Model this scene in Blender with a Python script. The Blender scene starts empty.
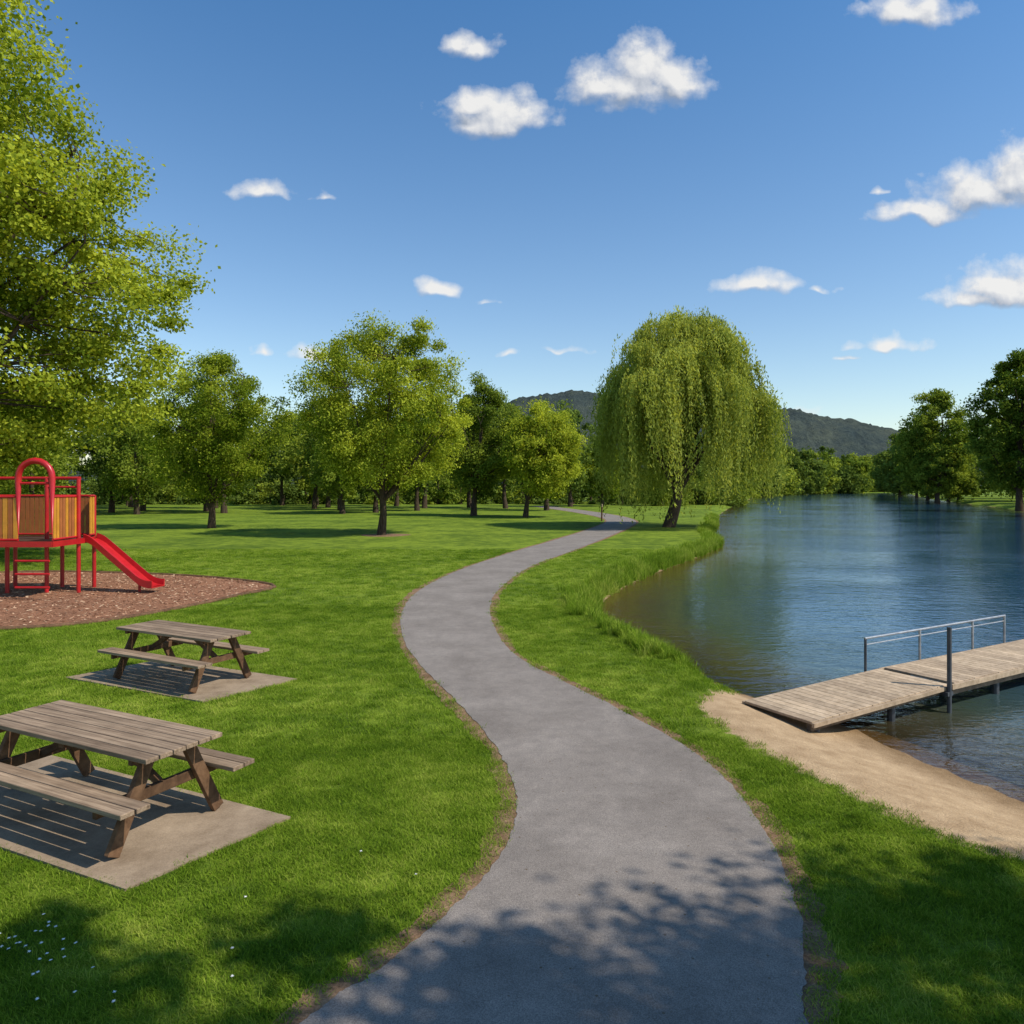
import bpy, math, numpy as np
from mathutils import Vector, Matrix
rng=np.random.default_rng(7)
S=bpy.context.scene
S.view_settings.view_transform='Standard'; S.view_settings.look='None'; S.view_settings.exposure=0
COL=S.collection
SUN_EL=math.radians(50); SUN_AZ=math.radians(112)   # azimuth clockwise from +Y
# ---------------------------------------------------------------- node helpers
def newmat(name):
    m=bpy.data.materials.new(name); m.use_nodes=True
    nt=m.node_tree; nt.nodes.clear()
    out=nt.nodes.new('ShaderNodeOutputMaterial')
    return m,nt,out
def N(nt,t,**k):
    n=nt.nodes.new(t)
    for a,b in k.items(): setattr(n,a,b)
    return n
def noise(nt,vec,scale,detail=4,rough=0.55,dist=0):
    n=N(nt,'ShaderNodeTexNoise'); n.inputs['Scale'].default_value=scale; n.inputs['Detail'].default_value=detail
    n.inputs['Roughness'].default_value=rough; n.inputs['Distortion'].default_value=dist
    if vec is not None: nt.links.new(vec,n.inputs['Vector'])
    return n.outputs['Fac']
def ramp(nt,fac,stops):
    r=N(nt,'ShaderNodeValToRGB'); e=r.color_ramp.elements
    while len(e)<len(stops): e.new(0.5)
    for i,(p,c) in enumerate(stops):
        e[i].position=p; e[i].color=(c[0],c[1],c[2],1) if hasattr(c,'__len__') else (c,c,c,1)
    nt.links.new(fac,r.inputs[0]); return r.outputs[0]
def mixc(nt,fac,a,b,mode='MIX'):
    m=N(nt,'ShaderNodeMix',data_type='RGBA',blend_type=mode)
    for s,v in ((m.inputs[0],fac),(m.inputs[6],a),(m.inputs[7],b)):
        if isinstance(v,(int,float)): s.default_value=v
        elif isinstance(v,tuple): s.default_value=(*v,1)
        else: nt.links.new(v,s)
    return m.outputs[2]
def math_(nt,op,a,b=None,c=None,clamp=False):
    m=N(nt,'ShaderNodeMath',operation=op,use_clamp=clamp)
    for i,v in enumerate((a,b,c)):
        if v is None: continue
        if isinstance(v,(int,float)): m.inputs[i].default_value=v
        else: nt.links.new(v,m.inputs[i])
    return m.outputs[0]
def attr(nt,name):
    a=N(nt,'ShaderNodeAttribute',attribute_name=name); return a.outputs['Fac']
def objco(nt,scale=None):
    t=N(nt,'ShaderNodeTexCoord').outputs['Object']
    if scale is None: return t
    m=N(nt,'ShaderNodeMapping'); m.inputs['Scale'].default_value=scale; nt.links.new(t,m.inputs['Vector']); return m.outputs[0]
def principled(nt,out,col,rough=0.8,bump=None,bs=0.3,bd=0.01,spec=0.3,metal=0):
    p=N(nt,'ShaderNodeBsdfPrincipled')
    if isinstance(col,tuple): p.inputs['Base Color'].default_value=(*col,1)
    else: nt.links.new(col,p.inputs['Base Color'])
    if isinstance(rough,(int,float)): p.inputs['Roughness'].default_value=rough
    else: nt.links.new(rough,p.inputs['Roughness'])
    p.inputs['Specular IOR Level'].default_value=spec; p.inputs['Metallic'].default_value=metal
    if bump is not None:
        b=N(nt,'ShaderNodeBump'); b.inputs['Strength'].default_value=bs; b.inputs['Distance'].default_value=bd
        nt.links.new(bump,b.inputs['Height']); nt.links.new(b.outputs[0],p.inputs['Normal'])
    nt.links.new(p.outputs[0],out.inputs[0]); return p
# ---------------------------------------------------------------- mesh builder (all quads)
BOXV=np.array([[x,y,z] for x in(-.5,.5) for y in(-.5,.5) for z in(-.5,.5)],float)
BOXF=np.array([[0,1,3,2],[4,6,7,5],[0,4,5,1],[2,3,7,6],[0,2,6,4],[1,5,7,3]])
class MB:
    def __init__(s): s.V=[];s.F=[];s.M=[];s.T=[];s.S=[];s.n=0
    def add(s,v,f,mat=0,tint=0.5,smooth=False):
        v=np.asarray(v,float); f=np.asarray(f,int)
        s.V.append(v); s.F.append(f+s.n); s.n+=len(v)
        s.M.append(np.full(len(f),mat)); s.S.append(np.full(len(f),smooth))
        s.T.append(np.broadcast_to(np.asarray(tint,float),(len(f),)))
    def box(s,c,size,R=None,mat=0,tint=None):
        v=BOXV*np.array(size)
        if R is not None: v=v@np.array(R).T
        s.add(v+np.array(c),BOXF,mat,rng.random() if tint is None else tint)
    def beam(s,a,b,w,h,mat=0,tint=None,up=(0,0,1)):
        a=np.array(a,float);b=np.array(b,float);d=b-a;L=np.linalg.norm(d);d/=L
        u=np.array(up,float); sd=np.cross(u,d)
        if np.linalg.norm(sd)<1e-3: sd=np.array([1.,0,0])
        sd/=np.linalg.norm(sd); uu=np.cross(d,sd)
        R=np.stack([d,sd,uu],1); s.box((a+b)/2,(L,w,h),R,mat,tint)
    def tube(s,P,r,sides=8,mat=0,tint=0.5):
        P=np.asarray(P,float); n=len(P); r=np.broadcast_to(np.asarray(r,float),(n,))
        T=np.gradient(P,axis=0); T/=np.linalg.norm(T,axis=1)[:,None]+1e-9
        ref=np.array([0.,0,1]) if abs(T[:,2]).mean()<0.8 else np.array([1.,0,0])
        A=np.cross(T,ref); A/=np.linalg.norm(A,axis=1)[:,None]+1e-9; B=np.cross(T,A)
        th=np.linspace(0,2*np.pi,sides,endpoint=False)
        v=(P[:,None]+r[:,None,None]*(np.cos(th)[None,:,None]*A[:,None]+np.sin(th)[None,:,None]*B[:,None])).reshape(-1,3)
        i=np.arange(n-1)[:,None]*sides; j=np.arange(sides)[None]; k=(j+1)%sides
        f=np.stack([i+j,i+k,i+sides+k,i+sides+j],-1).reshape(-1,4)
        s.add(v,f,mat,tint,True)
        if sides==8 :
            for b0 in (0,(n-1)*sides):
                s.add(v[b0:b0+8],[[0,1,2,3],[0,3,4,7],[4,5,6,7]],mat,tint)
    def build(s,name,mats,parent=None,loc=None,rotz=0):
        V=np.concatenate(s.V);F=np.concatenate(s.F)
        me=bpy.data.meshes.new(name); me.vertices.add(len(V)); me.vertices.foreach_set('co',V.astype(np.float32).ravel())
        me.loops.add(F.size); me.loops.foreach_set('vertex_index',F.astype(np.int32).ravel())
        me.polygons.add(len(F)); me.polygons.foreach_set('loop_start',np.arange(0,F.size,4,dtype=np.int32))
        me.polygons.foreach_set('material_index',np.concatenate(s.M).astype(np.int32))
        me.polygons.foreach_set('use_smooth',np.concatenate(s.S).astype(bool))
        me.update(calc_edges=True)
        a=me.attributes.new('tint','FLOAT','FACE'); a.data.foreach_set('value',np.concatenate(s.T).astype(np.float32))
        for m in mats: me.materials.append(m)
        o=bpy.data.objects.new(name,me); COL.objects.link(o)
        if loc is not None: o.location=loc
        o.rotation_euler[2]=rotz
        if parent: o.parent=parent
        return o
def bevel(o,w=0.005):
    b=o.modifiers.new('bevel','BEVEL'); b.width=w; b.segments=2; b.limit_method='ANGLE'
def polymesh(name,pts,z0,z1,mats):
    n=len(pts); V=[(x,y,z1) for x,y in pts]+[(x,y,z0) for x,y in pts]
    F=[tuple(range(n))]+[(i,i+n,(i+1)%n+n,(i+1)%n) for i in range(n)]
    me=bpy.data.meshes.new(name); me.from_pydata(V,[],F); me.update()
    for m in mats: me.materials.append(m)
    o=bpy.data.objects.new(name,me); COL.objects.link(o); return o
# ---------------------------------------------------------------- 2D geometry
def smooth(P,k=8,closed=False):
    P=np.array(P,float); n=len(P); out=[]
    for i in range(n if closed else n-1):
        if closed: p0,p1,p2,p3=P[i-1],P[i],P[(i+1)%n],P[(i+2)%n]
        else: p0,p1,p2,p3=P[max(i-1,0)],P[i],P[i+1],P[min(i+2,n-1)]
        for t in np.arange(k)/k:
            out.append(0.5*((2*p1)+(-p0+p2)*t+(2*p0-5*p1+4*p2-p3)*t*t+(-p0+3*p1-3*p2+p3)*t**3))
    if not closed: out.append(P[-1])
    return np.array(out)
def inside(X,Y,P):
    r=np.zeros(X.shape,bool); n=len(P)
    for i in range(n):
        x1,y1=P[i];x2,y2=P[(i+1)%n]
        if y1==y2: continue
        c=((y1>Y)!=(y2>Y))&(X<(x2-x1)*(Y-y1)/(y2-y1)+x1); r^=c
    return r
def pdist(X,Y,P,closed=True):
    d=np.full(X.shape,1e9); n=len(P)
    for i in range(n if closed else n-1):
        x1,y1=P[i];x2,y2=P[(i+1)%n]; dx,dy=x2-x1,y2-y1; L=dx*dx+dy*dy+1e-12
        t=np.clip(((X-x1)*dx+(Y-y1)*dy)/L,0,1)
        d=np.minimum(d,(X-x1-t*dx)**2+(Y-y1-t*dy)**2)
    return np.sqrt(d)
def sstep(a,b,x):
    t=np.clip((x-a)/(b-a),0,1); return t*t*(3-2*t)
pathL=[(-2.6,1.5),(-1.75,3.0),(-1.18,4.19),(-.82,4.66),(-.5,5.2),(-.17,5.87),(.03,6.76),(0,7.68),(-.26,8.89),(-.8,10.56),(-1.55,12.64),(-2.23,15.2),(-2.66,18.3),(-2.68,21.8),(-1.88,27.1),(-.09,34.1),(2.43,42.5),(5.9,54.9),(8.3,66),(8.6,76),(7,92),(3,118)]
pathR=[(1.1,1.5),(1.45,3.0),(1.65,4.19),(1.86,4.76),(2.06,5.45),(2.19,6.37),(2.21,7.43),(2.03,8.56),(1.45,10.1),(.75,11.66),(.05,13.4),(-.36,15.9),(-.55,19.0),(-.3,22.6),(.75,28.4),(2.9,35.4),(5.6,44.5),(8.8,56),(10.9,66),(11.2,77),(9.6,93),(5.6,119)]
PL=smooth(pathL,8);PR=smooth(pathR,8)
PATH=np.concatenate([PL,PR[::-1]])
shore=[(90,-60),(20,-60),(15,-10),(11,.5),(8.3,4.3),(6.5,6.2),(5.74,7.32),(5.48,8.03),(5.21,8.72),(4.94,9.55),(4.76,10.4),(4.37,11.3),(3.8,12.1),(3.3,13.4),(2.75,15.9),(2.3,18.4),(2.45,20.8),(3.51,24.4),(5.83,29.6),(8.9,35.8),(11.3,41.0),(12.6,45),(13.9,52.3),(17,62),(25,90),(42,140),(75,230),(125,340),(170,400),(215,425),(200,380),(160,300),(128,235),(98,167),(78,120),(66,90),(66,60),(80,20)]
LAKE=smooth(shore,5,True)
beach=[(3.8,12.3),(2.9,11.0),(2.55,10.1),(2.8,8.6),(3.25,7.4),(3.65,6.55),(4.15,5.98),(5.5,4.7),(7.5,3.4),(9.5,3.9),(8,7),(6.5,9.5),(5.2,12)]
BEACH=smooth(beach,4,True)
WZ=-0.35
def lake_s(X,Y):
    d=pdist(X,Y,LAKE); return np.where(inside(X,Y,LAKE),-d,d)
def beachness(X,Y):
    d=pdist(X,Y,BEACH); return np.where(inside(X,Y,BEACH),d,-d)
def height(X,Y,s=None):
    if s is None: s=lake_s(X,Y)
    b=np.exp(-(((X-4.2)/2.6)**2+((Y-8.5)/3.6)**2)**2)
    w=0.55+0.012*np.clip(Y,0,400)+1.5*b
    base=WZ*(1-sstep(-0.02,1,s/w))
    z=np.where(s>0,base,WZ+np.maximum(s*(0.55-0.38*b),-1.6))
    return z
# ---------------------------------------------------------------- materials
GR_D=(0.072,0.122,0.013); GR_B=(0.175,0.248,0.026)
def grass_tone(nt):
    co=N(nt,'ShaderNodeNewGeometry').outputs['Position']
    a=noise(nt,co,0.25,3,0.6); b=noise(nt,co,1.7,3)
    s=math_(nt,'ADD',math_(nt,'MULTIPLY',a,0.5),math_(nt,'MULTIPLY',b,0.5))
    return math_(nt,'ADD',math_(nt,'MULTIPLY',math_(nt,'SUBTRACT',s,.5),1.45),.5)
gm,nt,out=newmat('lawn')
tone=grass_tone(nt); co=N(nt,'ShaderNodeNewGeometry').outputs['Position']
fine=noise(nt,co,38,3,0.7); fine2=noise(nt,co,9,4,0.75)
gcol=ramp(nt,tone,[(0.36,GR_D),(0.62,GR_B)])
gcol=mixc(nt,1.0,gcol,ramp(nt,fine2,[(0.3,(0.72,0.74,0.7)),(0.68,(1.25,1.2,1.1))]),'MULTIPLY')
gcol=mixc(nt,0.8,gcol,ramp(nt,fine,[(0.3,(0.6,0.6,0.6)),(0.7,(1.35,1.3,1.2))]),'MULTIPLY')
scol=ramp(nt,noise(nt,co,3.5,5,0.7),[(0.3,(0.33,0.22,0.125)),(0.7,(0.52,0.37,0.225))])
scol=mixc(nt,0.6,scol,ramp(nt,noise(nt,co,60,3,0.8),[(0.3,(0.55,0.55,0.55)),(0.7,(1.2,1.2,1.2))]),'MULTIPLY')
wet=N(nt,'ShaderNodeSeparateXYZ'); nt.links.new(co,wet.inputs[0])
wf=N(nt,'ShaderNodeMapRange'); wf.inputs['From Min'].default_value=-0.36; wf.inputs['From Max'].default_value=-0.27; nt.links.new(wet.outputs['Z'],wf.inputs[0])
scol=mixc(nt,wf.outputs[0],mixc(nt,1.0,scol,(0.5,0.45,0.38),'MULTIPLY'),scol)
sm=math_(nt,'ADD',attr(nt,'sand'),math_(nt,'MULTIPLY',math_(nt,'SUBTRACT',noise(nt,co,5,5,0.7),0.5),0.9))
smf=ramp(nt,sm,[(0.42,0.0),(0.56,1.0)])
col=mixc(nt,smf,gcol,scol)
principled(nt,out,col,0.95,fine,0.6,0.03,0.1)
gb,nt,out=newmat('grass_blades')
tone=grass_tone(nt); r=N(nt,'ShaderNodeObjectInfo').outputs['Random']
f=math_(nt,'ADD',tone,math_(nt,'MULTIPLY',math_(nt,'SUBTRACT',r,0.5),0.36))
f=math_(nt,'ADD',f,math_(nt,'MULTIPLY',math_(nt,'SUBTRACT',attr(nt,'tint'),0.5),0.30))
c=ramp(nt,f,[(0.22,(0.088,0.165,0.012)),(0.52,(0.215,0.322,0.026)),(0.82,(0.41,0.45,0.085))])
d=N(nt,'ShaderNodeBsdfDiffuse');t=N(nt,'ShaderNodeBsdfTranslucent');mx=N(nt,'ShaderNodeMixShader');mx.inputs[0].default_value=0.4
nt.links.new(c,d.inputs[0]);nt.links.new(c,t.inputs[0]);nt.links.new(d.outputs[0],mx.inputs[1]);nt.links.new(t.outputs[0],mx.inputs[2]);nt.links.new(mx.outputs[0],out.inputs[0])
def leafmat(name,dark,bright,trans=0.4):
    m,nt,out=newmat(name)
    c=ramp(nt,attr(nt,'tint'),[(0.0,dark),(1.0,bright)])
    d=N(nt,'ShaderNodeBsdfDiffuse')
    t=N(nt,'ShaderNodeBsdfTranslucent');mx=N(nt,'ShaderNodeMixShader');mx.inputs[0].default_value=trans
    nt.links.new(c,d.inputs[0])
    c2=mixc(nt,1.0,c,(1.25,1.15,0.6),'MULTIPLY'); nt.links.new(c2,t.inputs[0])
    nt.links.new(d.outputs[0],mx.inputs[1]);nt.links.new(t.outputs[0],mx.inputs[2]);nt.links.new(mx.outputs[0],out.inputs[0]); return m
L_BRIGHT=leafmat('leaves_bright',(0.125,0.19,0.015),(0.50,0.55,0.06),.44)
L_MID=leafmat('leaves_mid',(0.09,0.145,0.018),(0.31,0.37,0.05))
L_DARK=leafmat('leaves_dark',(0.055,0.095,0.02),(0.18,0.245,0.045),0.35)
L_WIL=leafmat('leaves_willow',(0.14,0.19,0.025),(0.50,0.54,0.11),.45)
bark,nt,out=newmat('bark')
nz=noise(nt,objco(nt,(14,14,2.5)),1,5,0.7)
principled(nt,out,ramp(nt,nz,[(0.3,(0.03,0.02,0.014)),(0.7,(0.11,0.08,0.055))]),0.95,nz,0.8,0.04,0.1)
asph,nt,out=newmat('asphalt')
co=objco(nt); a=noise(nt,co,120,2,0.8); b=noise(nt,co,0.9,5,0.6); c=noise(nt,co,5,4,0.7)
k=ramp(nt,b,[(0.3,(0.180,0.155,0.138)),(0.7,(0.258,0.225,0.202))])
k=mixc(nt,0.9,k,ramp(nt,a,[(0.3,(0.5,0.5,0.5)),(0.7,(1.45,1.45,1.45))]),'MULTIPLY')
k=mixc(nt,0.7,k,ramp(nt,c,[(0.3,(0.78,0.78,0.78)),(0.7,(1.15,1.14,1.12))]),'MULTIPLY')
v=N(nt,'ShaderNodeTexVoronoi'); v.inputs['Scale'].default_value=7; nt.links.new(co,v.inputs['Vector'])
k=mixc(nt,ramp(nt,v.outputs['Distance'],[(0.05,0.75),(0.08,0.0)]),k,(0.10,0.065,0.035))
principled(nt,out,k,0.9,a,0.5,0.006,0.2)
dirt,nt,out=newmat('path_edge_soil')
co=objco(nt); a=noise(nt,co,45,4,0.8); b=noise(nt,co,4,4,0.7)
k=mixc(nt,1.0,ramp(nt,b,[(0.3,(0.14,0.08,0.045)),(0.7,(0.31,0.20,0.12))]),ramp(nt,a,[(0.3,(0.5,0.5,0.5)),(0.7,(1.4,1.4,1.4))]),'MULTIPLY')
principled(nt,out,k,0.95,a,0.7,0.02,0.1)
conc,nt,out=newmat('concrete')
co=objco(nt); a=noise(nt,co,60,4,0.8); b=noise(nt,co,2.2,6,0.7)
k=mixc(nt,0.7,ramp(nt,b,[(0.3,(0.19,0.135,0.088)),(0.7,(0.37,0.28,0.195))]),ramp(nt,a,[(0.3,(0.7,0.7,0.7)),(0.7,(1.2,1.2,1.2))]),'MULTIPLY')
principled(nt,out,k,0.9,a,0.4,0.008,0.2)
def wood(name,c1,c2,sc=(1.5,38,38)):
    m,nt,out=newmat(name)
    g=noise(nt,objco(nt,sc),1,6,0.7,0.3); g2=noise(nt,objco(nt,(3,3,3)),1,4)
    k=ramp(nt,g,[(0.3,c1),(0.68,c2)])
    k=mixc(nt,1.0,k,ramp(nt,attr(nt,'tint'),[(0,(0.75,0.72,0.70)),(1,(1.18,1.16,1.13))]),'MULTIPLY')
    k=mixc(nt,0.7,k,ramp(nt,g2,[(0.3,(0.7,0.7,0.7)),(0.7,(1.2,1.2,1.2))]),'MULTIPLY')
    principled(nt,out,k,0.85,g,0.5,0.006,0.2); return m
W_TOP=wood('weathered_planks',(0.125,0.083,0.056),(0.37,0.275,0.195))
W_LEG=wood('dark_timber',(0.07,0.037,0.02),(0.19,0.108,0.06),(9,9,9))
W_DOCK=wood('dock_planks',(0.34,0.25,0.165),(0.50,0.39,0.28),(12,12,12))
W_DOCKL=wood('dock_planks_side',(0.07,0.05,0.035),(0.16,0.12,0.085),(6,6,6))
steel,nt,out=newmat('galvanised_steel'); principled(nt,out,ramp(nt,noise(nt,objco(nt),9,4),[(0.3,(0.22,0.23,0.25)),(0.7,(0.42,0.43,0.45))]),0.45,metal=0.6,spec=0.5)
dsteel,nt,out=newmat('dark_steel'); principled(nt,out,ramp(nt,noise(nt,objco(nt),9,4),[(0.3,(0.03,0.035,0.045)),(0.7,(0.075,0.08,0.09))]),0.5,metal=0.3,spec=0.5)
def paint(name,c,rough=0.35):
    m,nt,out=newmat(name)
    n1=noise(nt,objco(nt),3,5,0.7)
    principled(nt,out,mixc(nt,1.0,c,ramp(nt,n1,[(0.3,(0.75,0.75,0.75)),(0.7,(1.1,1.1,1.1))]),'MULTIPLY'),rough,spec=0.5); return m
RED=paint('red_paint',(0.46,0.012,0.016)); YEL=paint('yellow_panel',(0.62,0.27,0.03)); ORW=paint('orange_timber',(0.36,0.11,0.025),0.6); DKP=paint('deck_brown',(0.06,0.03,0.02),0.7)
mulch,nt,out=newmat('mulch')
co=objco(nt); a=noise(nt,co,22,5,0.8); b=noise(nt,co,1.5,4,0.6)
k=mixc(nt,1.0,ramp(nt,a,[(0.3,(0.14,0.058,0.032)),(0.7,(0.44,0.23,0.14))]),ramp(nt,b,[(0.3,(0.8,0.8,0.8)),(0.7,(1.15,1.1,1.05))]),'MULTIPLY')
principled(nt,out,k,0.95,a,0.9,0.05,0.1)
chipm,nt,out=newmat('wood_chips'); principled(nt,out,ramp(nt,attr(nt,'tint'),[(0,(0.16,0.07,0.04)),(0.6,(0.42,0.23,0.14)),(1,(0.60,0.42,0.28))]),0.9,spec=0.15)
# ---------------------------------------------------------------- terrain
def axis(c,a,n,lo,hi):
    u=np.linspace(np.arcsinh((lo-c)/a),np.arcsinh((hi-c)/a),n); return c+a*np.sinh(u)
def sheet(name,xs,ys,zf,mat,keep=None,attrs=()):
    X,Y=np.meshgrid(xs,ys); nx,ny=len(xs),len(ys)
    s=lake_s(X,Y); Z=zf(X,Y,s)
    V=np.stack([X,Y,Z],-1).reshape(-1,3)
    i=(np.arange(ny-1)[:,None]*nx+np.arange(nx-1)[None])
    F=np.stack([i,i+1,i+nx+1,i+nx],-1)
    if keep is not None:
        k=keep(s); k=k[:-1,:-1]|k[1:,:-1]|k[:-1,1:]|k[1:,1:]; F=F[k]
    F=F.reshape(-1,4)
    m=MB(); m.add(V,F,0,0.5,True); o=m.build(name,[mat])
    for an,fn in attrs:
        a=o.data.attributes.new(an,'FLOAT','POINT'); a.data.foreach_set('value',fn(X,Y,s).astype(np.float32).ravel())
    return o
def sandmask(X,Y,s):
    b=beachness(X,Y)
    a=np.clip(0.5+b*1.6,0,1)
    w=np.clip(0.5-(s-0.10)*3.0,0,1)      # bare strip at waterline / lake bed
    return np.maximum(a,w)
sheet('ground',axis(3,12,820,-3500,3500),axis(12,12,820,-400,4500),lambda X,Y,s:height(X,Y,s),gm,None,[('sand',sandmask)])
# water
wm,nt,out=newmat('lake_water')
co=N(nt,'ShaderNodeNewGeometry').outputs['Position']
mp=N(nt,'ShaderNodeMapping'); mp.inputs['Scale'].default_value=(0.8,1.5,1); mp.inputs['Rotation'].default_value=(0,0,0.25); nt.links.new(co,mp.inputs[0])
w1=noise(nt,mp.outputs[0],1.3,3,0.55,0.6); w2=noise(nt,mp.outputs[0],4.6,3,0.6,0.4); w3=noise(nt,mp.outputs[0],0.10,2,0.5)
hh=math_(nt,'ADD',math_(nt,'MULTIPLY',w1,0.6),math_(nt,'MULTIPLY',w2,0.30))
hh=math_(nt,'MULTIPLY',hh,ramp(nt,w3,[(0.38,0.40),(0.62,1.0)]))
bp=N(nt,'ShaderNodeBump'); bp.inputs['Strength'].default_value=0.55; bp.inputs['Distance'].default_value=0.13; nt.links.new(hh,bp.inputs['Height'])
dep=attr(nt,'depth')
fr=N(nt,'ShaderNodeFresnel'); fr.inputs['IOR'].default_value=1.42; nt.links.new(bp.outputs[0],fr.inputs['Normal'])
gl=N(nt,'ShaderNodeBsdfGlossy'); gl.inputs['Roughness'].default_value=0.05; gl.inputs['Color'].default_value=(0.92,0.97,1,1); nt.links.new(bp.outputs[0],gl.inputs['Normal'])
tr=N(nt,'ShaderNodeBsdfTransparent'); tr.inputs[0].default_value=(0.66,0.60,0.44,1)
df=N(nt,'ShaderNodeBsdfDiffuse'); nt.links.new(ramp(nt,dep,[(0.0,(0.13,0.10,0.045)),(0.4,(0.040,0.062,0.050)),(1.0,(0.018,0.060,0.110))]),df.inputs[0])
m1=N(nt,'ShaderNodeMixShader'); nt.links.new(ramp(nt,dep,[(0.0,0.10),(0.4,0.9),(0.6,1.0)]),m1.inputs[0]); nt.links.new(tr.outputs[0],m1.inputs[1]); nt.links.new(df.outputs[0],m1.inputs[2])
m2=N(nt,'ShaderNodeMixShader'); nt.links.new(fr.outputs[0],m2.inputs[0]); nt.links.new(m1.outputs[0],m2.inputs[1]); nt.links.new(gl.outputs[0],m2.inputs[2]); nt.links.new(m2.outputs[0],out.inputs[0])
sheet('lake_water',axis(5,12,330,-20,320),axis(12,12,330,-80,520),lambda X,Y,s:np.full(X.shape,WZ),wm,lambda s:s<1.0,[('depth',lambda X,Y,s:np.clip(-s/6,0,1))])
# path
def strip(name,A,B,z,mat):
    n=len(A); m=MB(); V=np.concatenate([np.c_[A,np.full(n,z)],np.c_[B,np.full(n,z)]])
    i=np.arange(n-1); m.add(V,np.stack([i,i+n,i+n+1,i+1],1)); return m.build(name,[mat])
def offs(P,d):
    T=np.gradient(P,axis=0); T/=np.linalg.norm(T,axis=1)[:,None]; return P+np.c_[T[:,1],-T[:,0]]*np.asarray(d)[:,None]
PL2=smooth(pathL,24);PR2=smooth(pathR,24); n=len(PL2)
jit=lambda: np.convolve(rng.random(n+8),np.ones(9)/9,'valid')
strip('path_edge_soil',offs(PL2,-(0.10+0.22*(jit()-.3)*1.6)),offs(PR2,(0.10+0.22*(jit()-.3)*1.6)),0.005,dirt)
jit2=lambda: (np.convolve(rng.random(n+2),np.ones(3)/3,'valid')-.5)*.05
strip('asphalt_path',offs(PL2,jit2()),offs(PR2,jit2()),0.011,asph)
# pads
PAD1=[(-2.0,6.78),(-2.87,5.56),(-6.0,7.05),(-5.15,8.35)]
PAD2=[(-3.34,11.66),(-4.30,10.42),(-7.0,11.75),(-6.05,13.0)]
polymesh('concrete_pad',PAD1,-0.1,0.022,[conc]); polymesh('concrete_pad',PAD2,-0.1,0.022,[conc])
MUL=smooth([(-7.35,22.9),(-7.6,20.4),(-8.2,18.4),(-9.0,16.8),(-10.2,15.9),(-12.5,15.6),(-17,16.2),(-19,20),(-18,26),(-12,25.6)],5,True)
polymesh('mulch_bed',list(map(tuple,MUL)),-0.1,0.02,[mulch])
m=MB(); MB.tube(m,np.c_[np.r_[MUL,MUL[:1]],np.full(len(MUL)+1,0.02)],0.055,6,0); m.build('timber_edging',[W_LEG])
# chips
k=9000; cx=rng.uniform(-19,-7,k); cy=rng.uniform(15.5,26,k); ok=inside(cx,cy,MUL); cx=cx[ok];cy=cy[ok];k=len(cx)
def quads(C,U,Vv):
    V=np.stack([C-U,C+Vv,C+U,C-Vv],1).reshape(-1,3); F=np.arange(len(C)*4).reshape(-1,4); return V,F
def rdir(k):
    d=rng.normal(size=(k,3)); return d/np.linalg.norm(d,axis=1)[:,None]
U=rdir(k)*np.array([1,1,.35]); W=np.cross(U,rdir(k)); W[:,2]*=.4
m=MB(); V,F=quads(np.c_[cx,cy,np.full(k,.035)],U*.055,W*.03); m.add(V,F,0,rng.random(k)); m.build('wood_chips',[chipm])
# ---------------------------------------------------------------- grass scatter
def scatter(name,P,sc,src):
    me=bpy.data.meshes.new(name); me.vertices.add(len(P)); me.vertices.foreach_set('co',P.astype(np.float32).ravel())
    a=me.attributes.new('sc','FLOAT','POINT'); a.data.foreach_set('value',sc.astype(np.float32))
    o=bpy.data.objects.new(name,me); COL.objects.link(o)
    src.parent=o; src.hide_render=True
    g=bpy.data.node_groups.new(name+'_gn','GeometryNodeTree')
    g.interface.new_socket('Geometry',in_out='INPUT',socket_type='NodeSocketGeometry'); g.interface.new_socket('Geometry',in_out='OUTPUT',socket_type='NodeSocketGeometry')
    i=g.nodes.new('NodeGroupInput'); ou=g.nodes.new('NodeGroupOutput'); ip=g.nodes.new('GeometryNodeInstanceOnPoints')
    oi=g.nodes.new('GeometryNodeObjectInfo'); oi.inputs['Object'].default_value=src; oi.inputs['As Instance'].default_value=True
    rv=g.nodes.new('FunctionNodeRandomValue'); rv.data_type='FLOAT_VECTOR'; rv.inputs[0].default_value=(-.12,-.12,0); rv.inputs[1].default_value=(.12,.12,6.283)
    na=g.nodes.new('GeometryNodeInputNamedAttribute'); na.data_type='FLOAT'; na.inputs['Name'].default_value='sc'
    L=g.links.new
    L(i.outputs[0],ip.inputs['Points']); L(oi.outputs['Geometry'],ip.inputs['Instance']); L(rv.outputs[0],ip.inputs['Rotation']); L(na.outputs[0],ip.inputs['Scale']); L(ip.outputs[0],ou.inputs[0])
    md=o.modifiers.new('scatter','NODES'); md.node_group=g; return o
def clump(name,nb,rad,h,w,mat,lean=0.5):
    m=MB()
    for _ in range(nb):
        a=rng.uniform(0,6.283); r=rad*math.sqrt(rng.random()); p=np.array([r*math.cos(a),r*math.sin(a),-0.005])
        hh=h*rng.uniform(.55,1.15); b=rng.uniform(0,6.283); ld=np.array([math.cos(b),math.sin(b),0])*hh*lean*rng.random()
        sd=np.array([-math.sin(b),math.cos(b),0])*w/2*rng.uniform(.7,1.2); 
        p1=p+ld*.35+[0,0,hh*.6]; p2=p+ld+[0,0,hh]
        m.add([p-sd,p+sd,p1+sd*.8,p1-sd*.8,p2+sd*.15,p2-sd*.15],[[0,1,2,3],[3,2,4,5]],0,rng.random())
    return m.build(name,[mat])
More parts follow.
